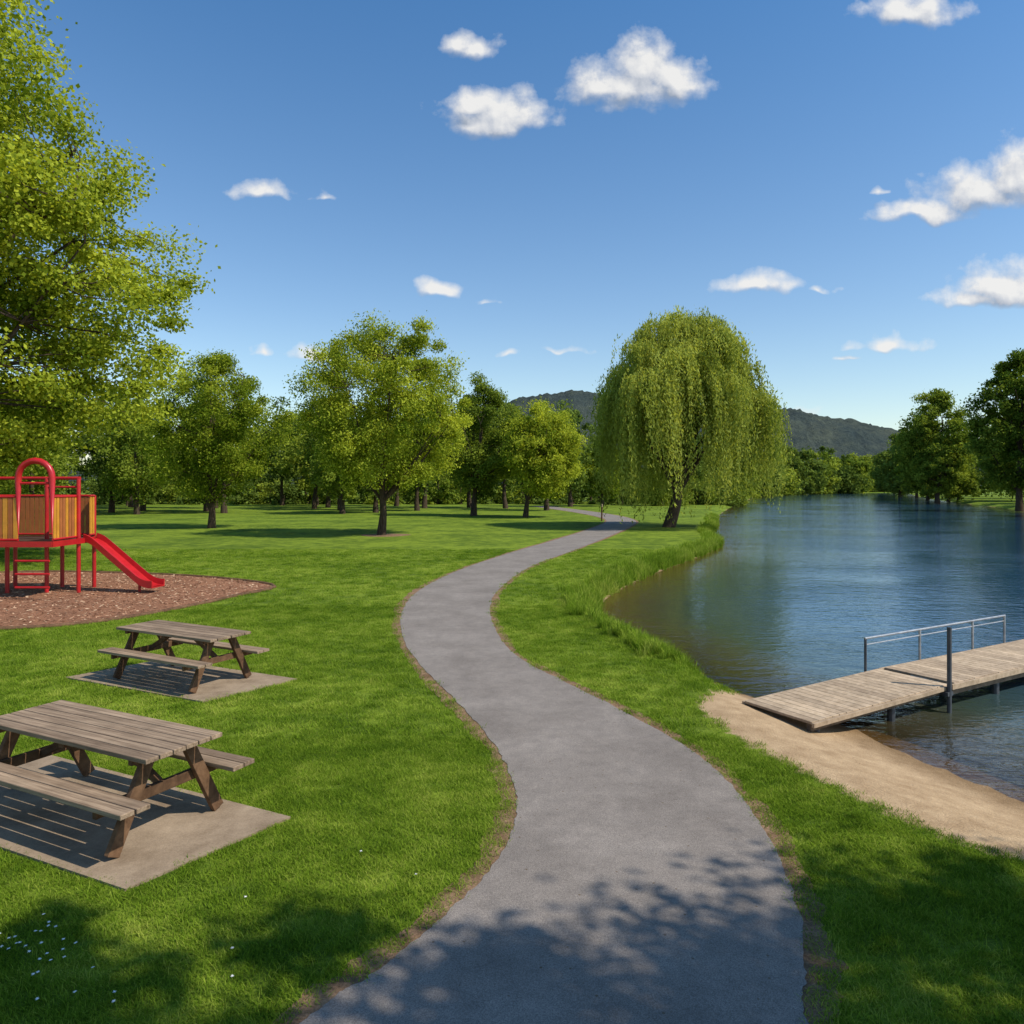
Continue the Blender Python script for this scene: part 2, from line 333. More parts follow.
def lawnpts(n,y0,y1,sc,pw=1.0):
    Y=(rng.random(n)*(y1**2-y0**2)+y0**2)**.5; X=(rng.random(n)*2-1)*(0.74*Y+1.6)
    pd=np.minimum(pdist(X,Y,PL,False),pdist(X,Y,PR,False))
    bad=inside(X,Y,PATH)|(pd<rng.random(n)**1.6*.22)
    for P in(PAD1,PAD2,MUL): bad|=inside(X,Y,P)
    s=lake_s(X,Y); b=beachness(X,Y)
    bad|=(s<0.12); bad|=(b>-0.02+0.18*(rng.random(n)-.5)*2)
    X=X[~bad];Y=Y[~bad]; Z=height(X,Y,s[~bad]); s_=sc*rng.uniform(.65,1.3,len(X))
    return np.c_[X,Y,Z],s_
A=[lawnpts(40000,3.2,9,.85),lawnpts(42000,9,19,1.15),lawnpts(26000,19,36,1.6)]
P=np.concatenate([a[0] for a in A]); sc=np.concatenate([a[1] for a in A])
scatter('lawn_grass',P,sc,clump('grass_clump',26,0.085,0.036,0.0058,gb,1.5))
# bank grass
i0=np.argmin(np.hypot(LAKE[:,0]-3.3,LAKE[:,1]-13.4)); i1=np.argmin(np.hypot(LAKE[:,0]-25,LAKE[:,1]-90))
seg=LAKE[i0:i1]; L=np.r_[0,np.cumsum(np.linalg.norm(np.diff(seg,axis=0),axis=1))]
k=5200; u=rng.random(k)**1.5*L[-1]; X=np.interp(u,L,seg[:,0]);Y=np.interp(u,L,seg[:,1])
cl=np.sin(u*1.3)+np.sin(u*3.1+1)+rng.normal(size=k)*.6
X=X+rng.normal(size=k)*.25-.35; Y=Y+rng.normal(size=k)*.2; s=lake_s(X,Y); ok=(s>0.0)&(cl>-.8); X=X[ok];Y=Y[ok]
scatter('bank_grass',np.c_[X,Y,height(X,Y)],rng.uniform(.5,1.15,len(X))*np.clip(0.40+Y/45,0.55,1.2),clump('tuft',26,0.12,0.34,0.018,gb,1.0))
# daisies
dm,nt,out=newmat('daisy_petals'); principled(nt,out,(0.75,0.75,0.7),0.7)
m=MB()
for (cx,cy,n_,sp) in((-3.0,4.75,18,.2),(-3.25,5.0,10,.2),(-2.7,4.5,6,.25),(-1.9,4.9,3,.5),(-1.2,6.2,2,.6)):
    for _ in range(n_):
        p=np.array([cx+rng.normal()*sp,cy+rng.normal()*sp*.6,.037+rng.random()*.01])
        if inside(np.array([p[0]]),np.array([p[1]]),PATH)[0]: continue
        for a in np.arange(4)*math.pi/4+rng.random():
            U=np.array([[math.cos(a)*.013,math.sin(a)*.013,rng.normal()*.002]]);W=np.array([[-math.sin(a)*.005,math.cos(a)*.005,0]])
            V,F=quads(p[None]+[0,0,a*.0006],U,W); m.add(V,F)
m.build('daisies',[dm])
# ---------------------------------------------------------------- trees
def prof(t,shape):
    if shape=='round': return np.sin(np.pi*np.clip(t,0,1)**0.85)**0.55
    if shape=='full': return np.sin(np.pi*np.clip(t,0,1)**0.95)**0.45
    if shape=='low': return np.sin(np.pi*np.clip(t,0,1)**0.62)**0.62
    if shape=='oval': return np.sin(np.pi*np.clip(t,0,1)**0.75)**0.7
    if shape=='dome': return np.clip(1-np.clip(t,0,1)**2.2,0,1)**.6
    return np.ones_like(t)
def leafcloud(m,C,rc,nl,size,tint,droop=0.0,flat=.75,mat=1,asp=.5):
    idx=np.repeat(np.arange(len(C)),nl); k=len(idx)
    d=rdir(k); r=rc[idx]*rng.random(k)**0.55*(1+0.6*(rng.random(k)<.22)*rng.random(k))
    P=C[idx]+d*r[:,None]*np.array([1,1,flat])
    U=rdir(k); U[:,2]-=droop; U/=np.linalg.norm(U,axis=1)[:,None]
    W=np.cross(U,rdir(k)*.8+d*.6+np.array([0,0,.7])); W/=np.linalg.norm(W,axis=1)[:,None]+1e-9
    s=size*rng.uniform(.6,1.3,k)[:,None]
    V,F=quads(P,U*s*.5,W*s*.5*asp)
    t=np.clip(tint[idx]+rng.normal(size=k)*.2,0,1)
    m.add(V,F,mat,t)
def treegeo(m,loc,H,R,zb,nc,nl,size,tr,shape='round',lean=(0,0),droop=0,limbs=9,branches=True,tb=0.5,ncr=.19,asp=.55,flat=.75,amp=1.0):
    loc=np.array([loc[0],loc[1],loc[2] if len(loc)>2 else 0.]); lean=np.array([lean[0],lean[1],0.])
    nt_=9; tt=np.linspace(0,1,nt_); wob=np.cumsum(rng.normal(size=(nt_,2))*.012*H*.5,axis=0); wob-=wob[0]
    TP=loc+np.c_[wob,tt*H*.8]+lean*tt[:,None]**1.3; TP[0,2]-=.3
    rad=tr*(1-tt*.88); rad[0]*=1.35
    m.tube(TP,rad,8,0)
    ph=rng.uniform(0,6.28,4)
    n2=nc*3; t=rng.random(n2); keep=rng.random(n2)<(prof(t,shape)**1.3+.08); t=t[keep][:nc]; k=len(t)
    th=rng.uniform(0,6.283,k); lump=1+amp*(.13*np.sin(2*th+ph[0]+3*t)+.12*np.sin(3*th+ph[1]-6*t)+.09*np.sin(5*th+ph[2]+13*t))
    rr=R*prof(t,shape)*lump*rng.random(k)**.38*.88
    C=loc+np.c_[rr*np.cos(th),rr*np.sin(th),zb+(H-zb)*(t*.93+.03)+rng.normal(size=k)*.02*H]+lean
    rc=R*ncr*rng.uniform(.5,1.4,k)
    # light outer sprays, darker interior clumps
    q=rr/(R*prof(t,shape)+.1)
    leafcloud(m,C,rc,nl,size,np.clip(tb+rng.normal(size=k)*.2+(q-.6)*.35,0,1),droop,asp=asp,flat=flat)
    if not branches: return
    LP=[]
    for i in range(limbs):
        f=rng.uniform(zb*.75/H,.62)/.8 if i>1 else zb*.8/H/.8; f=min(max(f,.12),.85)
        p0=np.array([np.interp(f,tt,TP[:,j]) for j in range(3)])
        a=i*2.4+rng.uniform(-.4,.4); tz=rng.uniform(.25,.85); q=R*.75*prof(np.array(tz),shape)
        p3=loc+lean+np.array([q*math.cos(a),q*math.sin(a),max(zb+(H-zb)*tz,p0[2]+.12*H)])
        pm=p0*.5+p3*.5+np.array([0,0,-.04*H+rng.normal()*.02*H])+rng.normal(size=3)*.02*R
        u=np.linspace(0,1,8)[:,None]; Q=(1-u)**2*p0+2*u*(1-u)*pm+u*u*p3
        m.tube(Q,tr*.42*(1-u[:,0]*.85),6,0); LP.append(Q[1:])
    LP=np.concatenate(LP+[TP[4:]])
    for i in range(len(C)):
        if rng.random()<.25: continue
        d=np.linalg.norm(LP-C[i],axis=1)+np.clip(LP[:,2]-C[i,2]+.3,0,9)*.8; j=np.argmin(d); p0=LP[j];p1=C[i]
        pm=(p0+p1)/2+rng.normal(size=3)*.03*R
        m.tube(np.array([p0,pm,p1]),np.array([.10,.06,.02])*tr,4,0)
def tree(name,loc,H,R,zb,nc,nl,size,tr,mat,**k):
    m=MB(); treegeo(m,loc,H,R,zb,nc,nl,size,tr,**k); return m.build(name,[bark,mat])
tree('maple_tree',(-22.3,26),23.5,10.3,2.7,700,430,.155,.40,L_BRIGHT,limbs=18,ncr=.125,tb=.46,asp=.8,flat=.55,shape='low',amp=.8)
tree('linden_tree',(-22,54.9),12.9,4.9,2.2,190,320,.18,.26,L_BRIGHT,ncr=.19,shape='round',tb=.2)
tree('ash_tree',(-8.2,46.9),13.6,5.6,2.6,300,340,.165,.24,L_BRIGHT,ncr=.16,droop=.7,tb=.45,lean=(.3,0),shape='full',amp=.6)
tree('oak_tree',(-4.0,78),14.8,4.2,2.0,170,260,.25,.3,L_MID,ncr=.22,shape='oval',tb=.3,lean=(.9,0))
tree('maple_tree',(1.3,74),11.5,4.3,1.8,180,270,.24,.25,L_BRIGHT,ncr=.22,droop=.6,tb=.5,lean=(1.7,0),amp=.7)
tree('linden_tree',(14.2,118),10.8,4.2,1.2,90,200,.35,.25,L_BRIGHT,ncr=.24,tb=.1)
# willow: an umbrella of lobes, each with its own curtain of hanging strands
def willow(name,loc,H,R):
    m=MB(); loc=np.array([loc[0],loc[1],0.])
    tt=np.linspace(0,1,7)[:,None]
    T=loc+np.array([0,0,-.3])+tt*np.array([.8,0,5.4])+np.array([.35,0,0])*np.sin(tt*3.1); m.tube(T,.50-.22*tt[:,0],8,0)
    Ps=[];Us=[];Ti=[]; NL=44
    for i in range(NL):
        a=i*2.4+rng.uniform(-.25,.25); qf=math.sqrt((i+.5)/NL); q=R*qf*.85*(1+.10*math.sin(2*a+.7)); 
        if i>=NL*.5 and rng.random()<.06: continue
        zt=H*(.96-.36*qf**2.3)+rng.normal()*.6
        c=loc+np.array([1.15+q*math.cos(a),q*math.sin(a),zt]); p0=T[rng.integers(3,7)]
        pm=(p0*.45+c*.55)+np.array([0,0,.9])
        u=np.linspace(0,1,8)[:,None]; Q=(1-u)**2*p0+2*u*(1-u)*pm+u*u*c; m.tube(Q,.17*(1-u[:,0]*.88),6,0)
        lr=rng.uniform(.9,1.9); tl=np.clip(.45+rng.normal()*.22,0.05,.95)
        drop=rng.uniform(3.5,8.0) if qf<.5 else rng.uniform(6,zt-1.0)
        for j in range(11):
            ta=rng.uniform(0,6.283); tq=lr*math.sqrt(rng.random())*1.0
            tb_=c+np.array([tq*math.cos(ta),tq*math.sin(ta),-.5*tq*tq/lr+rng.normal()*.15]); od=tb_-c+ (c-loc)*np.array([.35,.35,0]); od[2]=0; od/=np.linalg.norm(od)+1e-6
            tt_=np.clip(tl+rng.normal()*.14,0,1); dj=drop*rng.uniform(.3,1.08)
            for h in range(9):
                st=tb_+rng.normal(size=3)*np.array([.22,.22,.25]); Ls=min(dj*rng.uniform(.7,1.1),st[2]-.5); 
                if Ls<.8: continue
                n_=max(int(Ls/.125),4); u=(np.arange(n_)+rng.random(n_)*.6)/n_
                pts=st[None]+od[None]*((.9*rng.uniform(.3,1.3))*(1-np.exp(-u*3.5)))[:,None]+np.array([0,0,-1.])*(Ls*u**1.25)[:,None]
                pts=pts+rng.normal(size=pts.shape)*.075+np.array([.12,0,0])*np.sin(u*5+i)[:,None]
                Ps.append(pts); Us.append(np.tile([0,0,-1.],(n_,1))+rng.normal(size=(n_,3))*.5); Ti.append(np.clip(tt_+rng.normal(size=n_)*.15+.14*(1-u),0,1))
        leafcloud(m,c[None]+np.array([[0,0,-.3]]),np.array([lr*.95]),420,.20,np.array([tl+.15]),1.0,flat=.5,asp=.3)
    P=np.concatenate(Ps);U=np.concatenate(Us);U/=np.linalg.norm(U,axis=1)[:,None]; W=np.cross(U,rdir(len(P)));W/=np.linalg.norm(W,axis=1)[:,None]+1e-9
    s=rng.uniform(.7,1.3,len(P))[:,None]; V,F=quads(P,U*s*.135,W*s*.042); m.add(V,F,1,np.concatenate(Ti))
    return m.build(name,[bark,L_WIL])
willow('willow_tree',(11.6,56),16.0,6.3)
# right bank trees
tree('poplar_tree',(69.0,102),22.8,5.8,2.8,190,230,.42,.4,L_MID,shape='oval',tb=.12)
tree('poplar_tree',(64,84),12.5,4.5,1.8,130,200,.35,.3,L_MID,tb=.1)
tree('oak_tree',(85,150),22.5,7.6,2.5,190,200,.5,.4,L_MID,tb=.35)
tree('oak_tree',(83,146),11,4.5,1.6,90,170,.45,.3,L_MID,tb=.5)
# shade trees beside the viewpoint
tree('shade_tree',(8.6,-1.0),10.5,5.6,5.6,150,180,.125,.24,L_MID,ncr=.15,asp=.8,limbs=11)
tree('shade_tree',(5.6,-.6),9.8,2.8,6.7,75,170,.12,.16,L_MID,ncr=.17,asp=.85,limbs=7,lean=(-.9,1.2))
tree('shade_tree',(8.7,1.5),8.4,2.9,4.9,70,170,.12,.17,L_MID,ncr=.17,asp=.8,limbs=7)
# distant mass
m=MB()
def dt(x,y,H,R,tb,shape='round',nc=46,nl=85,size=None,mat=1,zb=None):
    M0=len(m.M); treegeo(m,(x,y),H,R,zb if zb is not None else H*.14,nc,nl,size or max(.32,y*.0042),.22+.006*H,shape=shape,limbs=3,branches=False,tb=tb,ncr=.27)
    for q in range(M0,len(m.M)):
        if m.M[q][0]==1: m.M[q][:]=mat
x=-98
while x<12:
    y=rng.uniform(92,122); H=rng.uniform(14,18.5)
    dt(x,y,H,rng.uniform(3.8,5.6),rng.uniform(.3,.9),mat=1 if rng.random()<.55 else 2,nc=64,nl=100); x+=rng.uniform(4.2,6.2)
for (x,y,H,R,mt) in((-33,86,18.8,4.6,2),(-37.5,92,14,4,2),(-52,78,13.5,4.5,2),(-45,70,11,4,2),(-16,88,13,3.6,1),(-12,95,14,3.5,1),(-61,74,15,5,2),(-27,110,17,4,1),(-19,84,11.5,3.8,2),(-57,92,16,5,1),(-47,88,15.5,4.5,1),(-41,82,12.5,4,2)):
    dt(x,y,H,R,.5,mat=mt,nc=90,nl=130)
x=-170
while x<34:
    y=rng.uniform(135,165); dt(x,y,rng.uniform(14,21) if x<5 else rng.uniform(9,13),rng.uniform(5,7.5),rng.uniform(.2,.8),zb=0.,nc=64,mat=1,shape='dome'); x+=rng.uniform(4.2,6.5)
x=-170
while x<40:
    y=rng.uniform(128,134); dt(x,y,rng.uniform(3.5,6.5),rng.uniform(3.5,5),rng.uniform(.2,.9),zb=-.6,nc=26,nl=80,mat=1 if rng.random()<.6 else 2,shape='dome'); x+=rng.uniform(3.5,6)
for (x,y,H,R,mt) in((24,120,9,4,2),(30,130,11,5,1),(33,150,12,6,2),(40,160,15,7,1),(50,185,18,8,1),(60,215,20,9,1),(72,240,18,9,2)):
    dt(x,y,H,R,.5,zb=-.5,mat=mt,nc=60,shape='dome')
# far shore
x=84
while x<235:
    y=255+ (x-84)*1.35+rng.uniform(0,25); y=min(y,450)
    dt(x,y,rng.uniform(12,24),rng.uniform(6,11),rng.uniform(.3,.95),zb=-1,mat=2 if rng.random()<.5 else 1,nc=60,nl=90,size=1.4,shape='dome' if rng.random()<.6 else 'round'); x+=rng.uniform(5,10)
# right bank depth, set back behind a grassy strip
for (x,y,H,R,mt) in((116,215,25,7,1),(108,195,18,7,2),(124,240,20,8,1),(102,184,15,6,2),(136,262,21,9,1),(150,290,17,9,2),(168,330,17,9,1),(103,152,21,7,1),(114,160,22,9,1),(98,130,20,8,1),(90,114,18,7,2),(86,98,15,6,1),(95,104,24,8,1),(82,86,17,6,1),(93,84,22,8,1),(110,130,26,9,1),(128,190,24,10,1),(143,230,24,10,1),(96,165,12,5,2),(106,178,12,5,1),(78,78,10,4.5,2)):
    dt(x,y,H,R,.85 if mt==1 else .35,zb=1.2,mat=mt,nc=80,nl=120,shape='dome' if H<13 else ('oval' if H>20 else 'round'))
m.build('distant_trees',[bark,L_DARK,L_MID])
# ---------------------------------------------------------------- hills
hm,nt,out=newmat('forested_hill')
co=N(nt,'ShaderNodeNewGeometry').outputs['Position']
a=noise(nt,co,0.06,6,0.75); b=noise(nt,co,0.008,4,0.6)
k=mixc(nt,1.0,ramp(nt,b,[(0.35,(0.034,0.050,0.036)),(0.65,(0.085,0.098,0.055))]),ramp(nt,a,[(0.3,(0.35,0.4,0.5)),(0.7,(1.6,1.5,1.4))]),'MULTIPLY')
k=mixc(nt,0.35,k,(0.090,0.12,0.15))  # distance haze painted in: bluish tone mixed into the hill colour
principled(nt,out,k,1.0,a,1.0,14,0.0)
hx=np.arange(-1400,3200,7.); hy=np.arange(1150,1900,11.); X,Y=np.meshgrid(hx,hy)
prx=[-1500,100,300,400,480,520,570,620,680,720,785,830,870,920,1000,1200,1700]; pry=[470,465,450,428,406,396,388,396,412,412,406,416,423,434,450,465,480]
ridge=np.interp(X,(np.array(prx)-512)*2.,3+(487-np.array(pry,float))*2.)
ridge=np.clip(ridge,5,None)
Z=ridge*np.exp(-((Y-1500)/230)**2)*(1+.06*np.sin(X*.011+Y*.02)*(abs(Y-1500)/200))
Z+=rng.normal(size=Z.shape)*2.0+3*np.sin(X*.05+np.sin(Y*.03)*2)*np.sin(Y*.04)-6
nx=len(hx); i=(np.arange(len(hy)-1)[:,None]*nx+np.arange(nx-1)[None]); F=np.stack([i,i+1,i+nx+1,i+nx],-1).reshape(-1,4)
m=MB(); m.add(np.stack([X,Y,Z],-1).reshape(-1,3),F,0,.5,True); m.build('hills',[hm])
# ---------------------------------------------------------------- picnic tables
def table(loc,rot,sc=1.0,L=2.25):
    m=MB()
    w=.118
    for i in range(6): m.box((rng.normal()*.004,(i-2.5)*(w+.010),.75),(L,w,.04),mat=0)
    for s in(-1,1):
        for j in range(2): m.box((.03+rng.normal()*.004,s*(.475+j*.13),.44),(L+.12,.12,.04),mat=0)
        x=s*(L/2-.22)
        m.box((x,0,.705),(.05,.72,.05),mat=1)
        m.box((x-s*.052,0,.392),(.045,1.26,.11-.016),mat=1)
        for q in(-1,1):
            m.beam((x,q*.19,.70),(x,q*.52,0.02),.11,.055,mat=1,up=(1,0,0))
        m.beam((x-s*.08,0,.39),(s*.18,0,.715),.045,.07,mat=1)
    m.box((0,0,.703),(.07,.70,.05),mat=1)
    o=m.build('picnic_table',[W_TOP,W_LEG],loc=(loc[0],loc[1],.022),rotz=rot); o.scale=(sc,)*3; bevel(o,.006); return o
table((-3.79,6.88),math.radians(-26.5),1.02)
table((-5.12,11.66),math.radians(-28),1.0,2.15)
# ---------------------------------------------------------------- jetty
m=MB(); a=math.radians(30.5); L1=3.15; LT=10.5; wd=1.12
def dz(x): return 0.0+0.075*min(max(x/L1,0),1)
x=0.07
while x<LT:
    sl=math.atan(0.075/L1) if x<L1 else 0
    R=Matrix.Rotation(-sl,3,'Y')
    if abs(x-L1)>.06: m.box((x,rng.normal()*.004,dz(x)),(.134,wd,.035),R,0)
    x+=.142
for s in(-1,1):
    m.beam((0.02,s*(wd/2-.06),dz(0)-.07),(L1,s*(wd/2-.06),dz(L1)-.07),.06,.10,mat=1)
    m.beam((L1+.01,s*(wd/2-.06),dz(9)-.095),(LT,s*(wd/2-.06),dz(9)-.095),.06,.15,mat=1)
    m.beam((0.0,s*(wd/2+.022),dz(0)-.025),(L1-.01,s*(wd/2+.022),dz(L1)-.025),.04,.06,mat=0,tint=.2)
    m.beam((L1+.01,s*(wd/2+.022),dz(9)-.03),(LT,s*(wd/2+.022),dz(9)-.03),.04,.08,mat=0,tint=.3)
for x in(.25,1.9,4.7,6.3,8.2,10.2):
    for s in(-1,1): m.tube([(x,s*(wd/2-.13),-1.5),(x,s*(wd/2-.13),dz(x)-.03)],.055,8,2)
m.tube([(3.0,-wd/2-.08,-1.5),(3.0,-wd/2-.08,.97)],.034,8,2)
m.box((3.0,-wd/2-.02,-.02),(.14,.16,.06),mat=2)
yr=wd/2+.06
for i,x in enumerate((2.85,4.35,6.0,7.1)):
    m.tube([(x,yr,-.12),(x,yr,.60)],.022,8,2 if i in(0,) else 3)
m.tube([(2.83,yr,.60),(7.12,yr,.60)],.02,8,3); m.tube([(2.85,yr,.50),(7.1,yr,.50)],.010,8,3)
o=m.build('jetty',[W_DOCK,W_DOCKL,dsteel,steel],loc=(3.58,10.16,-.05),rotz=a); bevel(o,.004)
# ---------------------------------------------------------------- playground
pe=bpy.data.objects.new('playground_slide_set',None); COL.objects.link(pe)
m=MB(); r=.058
def arch(p,q,zt,z0=0,r=.052):
    p=np.array(p,float);q=np.array(q,float);w=np.linalg.norm(q-p)/2;c=(p+q)/2;d=(p-c)
    pts=[(p[0],p[1],z0),(p[0],p[1],(z0+zt-w)/2),(p[0],p[1],zt-w)]
    for t in np.linspace(0,math.pi,11)[1:-1]:
        pts.append((*(c+d*math.cos(t)),zt-w+w*math.sin(t)))
    pts+=[(q[0],q[1],zt-w),(q[0],q[1],(z0+zt-w)/2),(q[0],q[1],z0)]
    m.tube(pts,r,8,0)
arch((-13.1,19.9),(-12.2,19.9),3.70,r=.085)
arch((-16.0,19.9),(-15.1,19.9),3.70,r=.085)
for x,y,z in((-12.45,22.35,2.75),(-13.4,22.35,2.75),(-16,22.35,2.9),(-14.6,19.9,2.75),(-12.25,21.2,3.25),(-13.15,21.2,3.25),(-14.8,22.35,2.75),(-14.2,21.1,1.4)): m.tube([(x,y,0),(x,y,z)],r,8,0)
m.tube([(-12.20,21.2,3.25),(-15.2,21.2,3.25)],.045,8,0); m.tube([(-12.20,21.2,3.0),(-13.2,21.2,3.0)],.03,8,0)
m.box((-14.15,21.12,1.48),(3.8,2.44,.09),mat=3)
for y in(19.86,22.40): m.box((-14.1,y,1.48),(3.85,.05,.15),mat=0)
m.box((-12.17,21.1,1.48),(.05,2.5,.15),mat=0)
def panel(p,q,z0,z1):
    p=np.array(p,float);q=np.array(q,float);L=np.linalg.norm(q-p);n_=int(L/.135);d=(q-p)/L
    R=np.stack([[d[0],d[1],0],[-d[1],d[0],0],[0,0,1]],1)
    for i in range(n_):
        c=p+d*(i+.5)*L/n_; m.box((c[0],c[1],(z0+z1)/2),(.112,.03,z1-z0),R,1 if rng.random()<.5 else 2)
    for z in(z0-.02,z1+.02): m.tube([(*p,z),(*q,z)],.035,8,0)
panel((-16,19.9),(-13.1,19.9),1.62,2.72)
panel((-12.24,20.0),(-12.30,21.2),1.62,2.72)
panel((-16,22.35),(-12.45,22.35),1.62,2.72)
m.tube([(-13.1,19.9,3.1),(-12.2,19.9,3.1)],.035,8,0)
for z in(.35,.7,1.05): m.tube([(-13.1,19.78,z),(-12.2,19.78,z)],.03,8,0)
m.tube([(-16,19.9,.75),(-14.6,19.9,.75)],.03,8,0)
panel((-12.38,21.98),(-12.42,22.3),1.62,2.72)
m.build('platform',[RED,YEL,ORW,DKP],parent=pe)
m=MB(); u=np.linspace(0,1,22); sx=-12.15+2.15*u; sy=21.62-.42*u
zz=.2+(1.50-.2)*np.clip(1-(u-.06)/.80,0,1)
zz=np.convolve(np.pad(zz,2,'edge'),np.ones(5)/5,'valid')
hw=.25
sec=[(-hw-.03,.17),(-hw,.18),(-hw+.02,.02),(-hw*.5,0),(hw*.5,0),(hw-.02,.02),(hw,.18),(hw+.03,.17),(hw+.03,-.03),(-hw-.03,-.03)]
V=np.array([[sx[i]+s_*.19,sy[i]+s_,zz[i]+h_] for i in range(22) for s_,h_ in sec]); ns=len(sec)
F=[[i*ns+j,i*ns+(j+1)%ns,(i+1)*ns+(j+1)%ns,(i+1)*ns+j] for i in range(21) for j in range(ns)]
e=21*ns; F+=[[e,e+1,e+2,e+9],[e+9,e+2,e+5,e+8],[e+8,e+5,e+6,e+7],[e+2,e+3,e+4,e+5]]
m.add(V,F,0); m.tube([(-10.6,21.35,0),(-10.6,21.35,.25)],.04,8,0)
m.build('slide',[RED],parent=pe)
# ---------------------------------------------------------------- trail marker post
m=MB(); m.tube([(0,0,-.1),(0,0,1.25)],.07,8,0); m.tube([(0,0,1.25),(0,0,1.5)],.075,8,1); m.build('marker_post',[W_LEG,W_DOCK],loc=(7.9,66,0))
# mulch ring of ash tree
th=np.linspace(0,6.283,24,endpoint=False); 
polymesh('tree_mulch_ring',[(-7.9+1.5*math.cos(t)*(1+.1*math.sin(3*t)),46.7+1.5*math.sin(t)) for t in th],-.1,.01,[dirt])
# ---------------------------------------------------------------- world
w=bpy.data.worlds.new('World'); S.world=w; w.use_nodes=True; nt=w.node_tree; nt.nodes.clear()
out=N(nt,'ShaderNodeOutputWorld'); sky=N(nt,'ShaderNodeTexSky',sky_type='NISHITA'); sky.sun_disc=False
sky.sun_elevation=SUN_EL; sky.sun_rotation=SUN_AZ; sky.air_density=1.0; sky.dust_density=0.5; sky.ozone_density=2.0; sky.altitude=0
tc=N(nt,'ShaderNodeTexCoord'); sp=N(nt,'ShaderNodeSeparateXYZ'); nt.links.new(tc.outputs['Generated'],sp.inputs[0])
tintz=ramp(nt,sp.outputs['Z'],[(0.0,(1.25,1.18,1.03)),(0.22,(0.92,1.03,1.07)),(0.55,(0.52,0.88,1.10)),(1.0,(0.6,0.9,1.05))])
bg=N(nt,'ShaderNodeBackground'); bg.inputs[1].default_value=0.15; nt.links.new(mixc(nt,1.0,sky.outputs[0],tintz,'MULTIPLY'),bg.inputs[0])
g=bpy.data.node_groups.new('cloud_field','ShaderNodeTree')
g.interface.new_socket('P',in_out='INPUT',socket_type='NodeSocketVector'); g.interface.new_socket('F',in_out='OUTPUT',socket_type='NodeSocketFloat')
gi=N(g,'NodeGroupInput'); go=N(g,'NodeGroupOutput')
nn=N(g,'ShaderNodeTexNoise'); nn.inputs['Scale'].default_value=22; nn.inputs['Detail'].default_value=2; g.links.new(gi.outputs[0],nn.inputs['Vector'])
sb=N(g,'ShaderNodeVectorMath',operation='SUBTRACT'); g.links.new(nn.outputs['Color'],sb.inputs[0]); sb.inputs[1].default_value=(.5,.5,.5)
sc_=N(g,'ShaderNodeVectorMath',operation='MULTIPLY'); g.links.new(sb.outputs[0],sc_.inputs[0]); sc_.inputs[1].default_value=(.07,.035,0)
ad=N(g,'ShaderNodeVectorMath',operation='ADD'); g.links.new(gi.outputs[0],ad.inputs[0]); g.links.new(sc_.outputs[0],ad.inputs[1])
clouds=[(-.02,.500,.078,.038,1),(-.055,.515,.035,.025,1),(.15,.540,.075,.045,1),(.175,.565,.055,.045,1),(.215,.548,.05,.034,1),(.12,.53,.05,.026,1),(-.056,.590,.045,.024,.85),(-.338,.396,.055,.018,.75),(-.258,.389,.024,.011,.65),(-.096,.264,.036,.014,.95),(-.268,.18,.028,.014,.85),(-.338,.185,.026,.012,.62),(.53,.640,.075,.033,.9),(.545,.370,.075,.020,.95),(.62,.400,.075,.036,1),(.68,.42,.06,.05,1),(.324,.272,.062,.018,.95),(.417,.265,.022,.01,.7),(.60,.253,.07,.018,.9),(.66,.27,.075,.034,1),(.50,.193,.056,.014,.88),(.065,.187,.055,.010,.5),(-.003,.175,.028,.010,.5),(.385,.105,.045,.015,.55),(.49,.40,.016,.009,.55),(-.035,.248,.022,.008,.45),(.45,.172,.03,.007,.4)]
prev=None
for cx,cy,rx,ry,wt in clouds:
    s1=N(g,'ShaderNodeVectorMath',operation='SUBTRACT'); g.links.new(ad.outputs[0],s1.inputs[0]); s1.inputs[1].default_value=(cx,cy-.3*ry,0)
    s2=N(g,'ShaderNodeVectorMath',operation='MULTIPLY'); g.links.new(s1.outputs[0],s2.inputs[0]); s2.inputs[1].default_value=(1/(rx*1.15),1/(ry*1.35),0)
    ab=N(g,'ShaderNodeVectorMath',operation='MINIMUM'); g.links.new(s2.outputs[0],ab.inputs[0]); ab.inputs[1].default_value=(0,0,0)
    a3=N(g,'ShaderNodeVectorMath',operation='MULTIPLY_ADD'); g.links.new(ab.outputs[0],a3.inputs[0]); a3.inputs[1].default_value=(0,1.2,0); g.links.new(s2.outputs[0],a3.inputs[2])
    ln=N(g,'ShaderNodeVectorMath',operation='LENGTH'); g.links.new(a3.outputs[0],ln.inputs[0])
    v=math_(g,'SUBTRACT',wt,ln.outputs['Value'])
    prev=v if prev is None else math_(g,'SMOOTH_MAX',prev,v,.12)
fb=noise(g,gi.outputs[0],26,6,0.62)
v=math_(g,'ADD',prev,math_(g,'MULTIPLY',math_(g,'SUBTRACT',fb,.5),1.2))
g.links.new(v,go.inputs[0])
yy=math_(nt,'MAXIMUM',sp.outputs['Y'],.05)
U_=math_(nt,'DIVIDE',sp.outputs['X'],yy); V_=math_(nt,'DIVIDE',sp.outputs['Z'],yy)
cb=N(nt,'ShaderNodeCombineXYZ'); nt.links.new(U_,cb.inputs[0]); nt.links.new(V_,cb.inputs[1])
g1=N(nt,'ShaderNodeGroup',node_tree=g); nt.links.new(cb.outputs[0],g1.inputs[0])
of=N(nt,'ShaderNodeVectorMath',operation='ADD'); nt.links.new(cb.outputs[0],of.inputs[0]); of.inputs[1].default_value=(.006,.018,0)
g2=N(nt,'ShaderNodeGroup',node_tree=g); nt.links.new(of.outputs[0],g2.inputs[0])
mask=ramp(nt,g1.outputs[0],[(0.0,0.0),(0.28,.42),(0.62,1.0)]); 
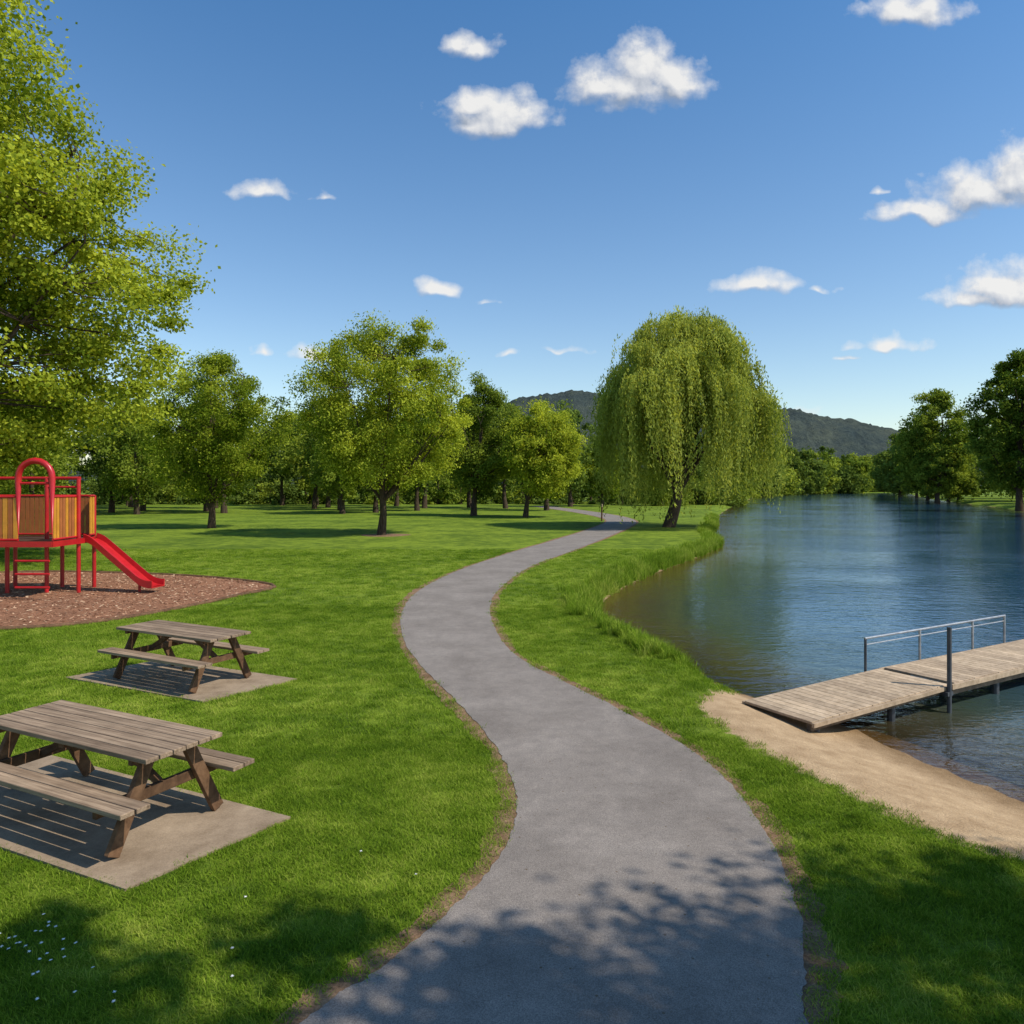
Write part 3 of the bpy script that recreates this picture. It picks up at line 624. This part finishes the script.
mask=math_(nt,'MULTIPLY',mask,.96)
lit=math_(nt,'ADD',math_(nt,'MULTIPLY',math_(nt,'SUBTRACT',g1.outputs[0],g2.outputs[0]),1.15),.58,clamp=True)
cc=ramp(nt,lit,[(0.0,(0.34,0.40,0.50)),(0.5,(0.64,0.67,0.73)),(1.0,(0.93,0.92,0.90))])  # cloud shading painted in: whiter towards the sun, greyer bases
bc=N(nt,'ShaderNodeBackground'); bc.inputs[1].default_value=0.95; nt.links.new(cc,bc.inputs[0])
ms=N(nt,'ShaderNodeMixShader'); nt.links.new(mask,ms.inputs[0]); nt.links.new(bg.outputs[0],ms.inputs[1]); nt.links.new(bc.outputs[0],ms.inputs[2])
# the cloudy part of the sky (north): everything else is clear sky, so the cloud nodes are skipped there
reg=math_(nt,'MULTIPLY',math_(nt,'LESS_THAN',math_(nt,'ABSOLUTE',math_(nt,'SUBTRACT',U_,.2)),.72),math_(nt,'LESS_THAN',math_(nt,'ABSOLUTE',math_(nt,'SUBTRACT',V_,.40)),.33))
reg=math_(nt,'MULTIPLY',reg,math_(nt,'GREATER_THAN',sp.outputs['Y'],.1))
mo=N(nt,'ShaderNodeMixShader'); nt.links.new(reg,mo.inputs[0]); nt.links.new(bg.outputs[0],mo.inputs[1]); nt.links.new(ms.outputs[0],mo.inputs[2]); nt.links.new(mo.outputs[0],out.inputs[0])
# sun
sd=bpy.data.lights.new('sun','SUN'); sd.energy=5.0; sd.angle=math.radians(.6); sd.color=(1,.93,.80)
so=bpy.data.objects.new('sun',sd); COL.objects.link(so)
v=Vector((math.sin(SUN_AZ)*math.cos(SUN_EL),math.cos(SUN_AZ)*math.cos(SUN_EL),math.sin(SUN_EL)))
so.rotation_euler=v.to_track_quat('Z','Y').to_euler(); so.location=(30,-10,40)
# camera
cd=bpy.data.cameras.new('camera'); cd.lens=26.37; cd.sensor_width=36; cd.shift_y=-0.0244; cd.clip_end=9000; cd.clip_start=.1
c=bpy.data.objects.new('camera',cd); COL.objects.link(c); c.location=(0,0,3); c.rotation_euler=(math.radians(90),0,0); S.camera=c
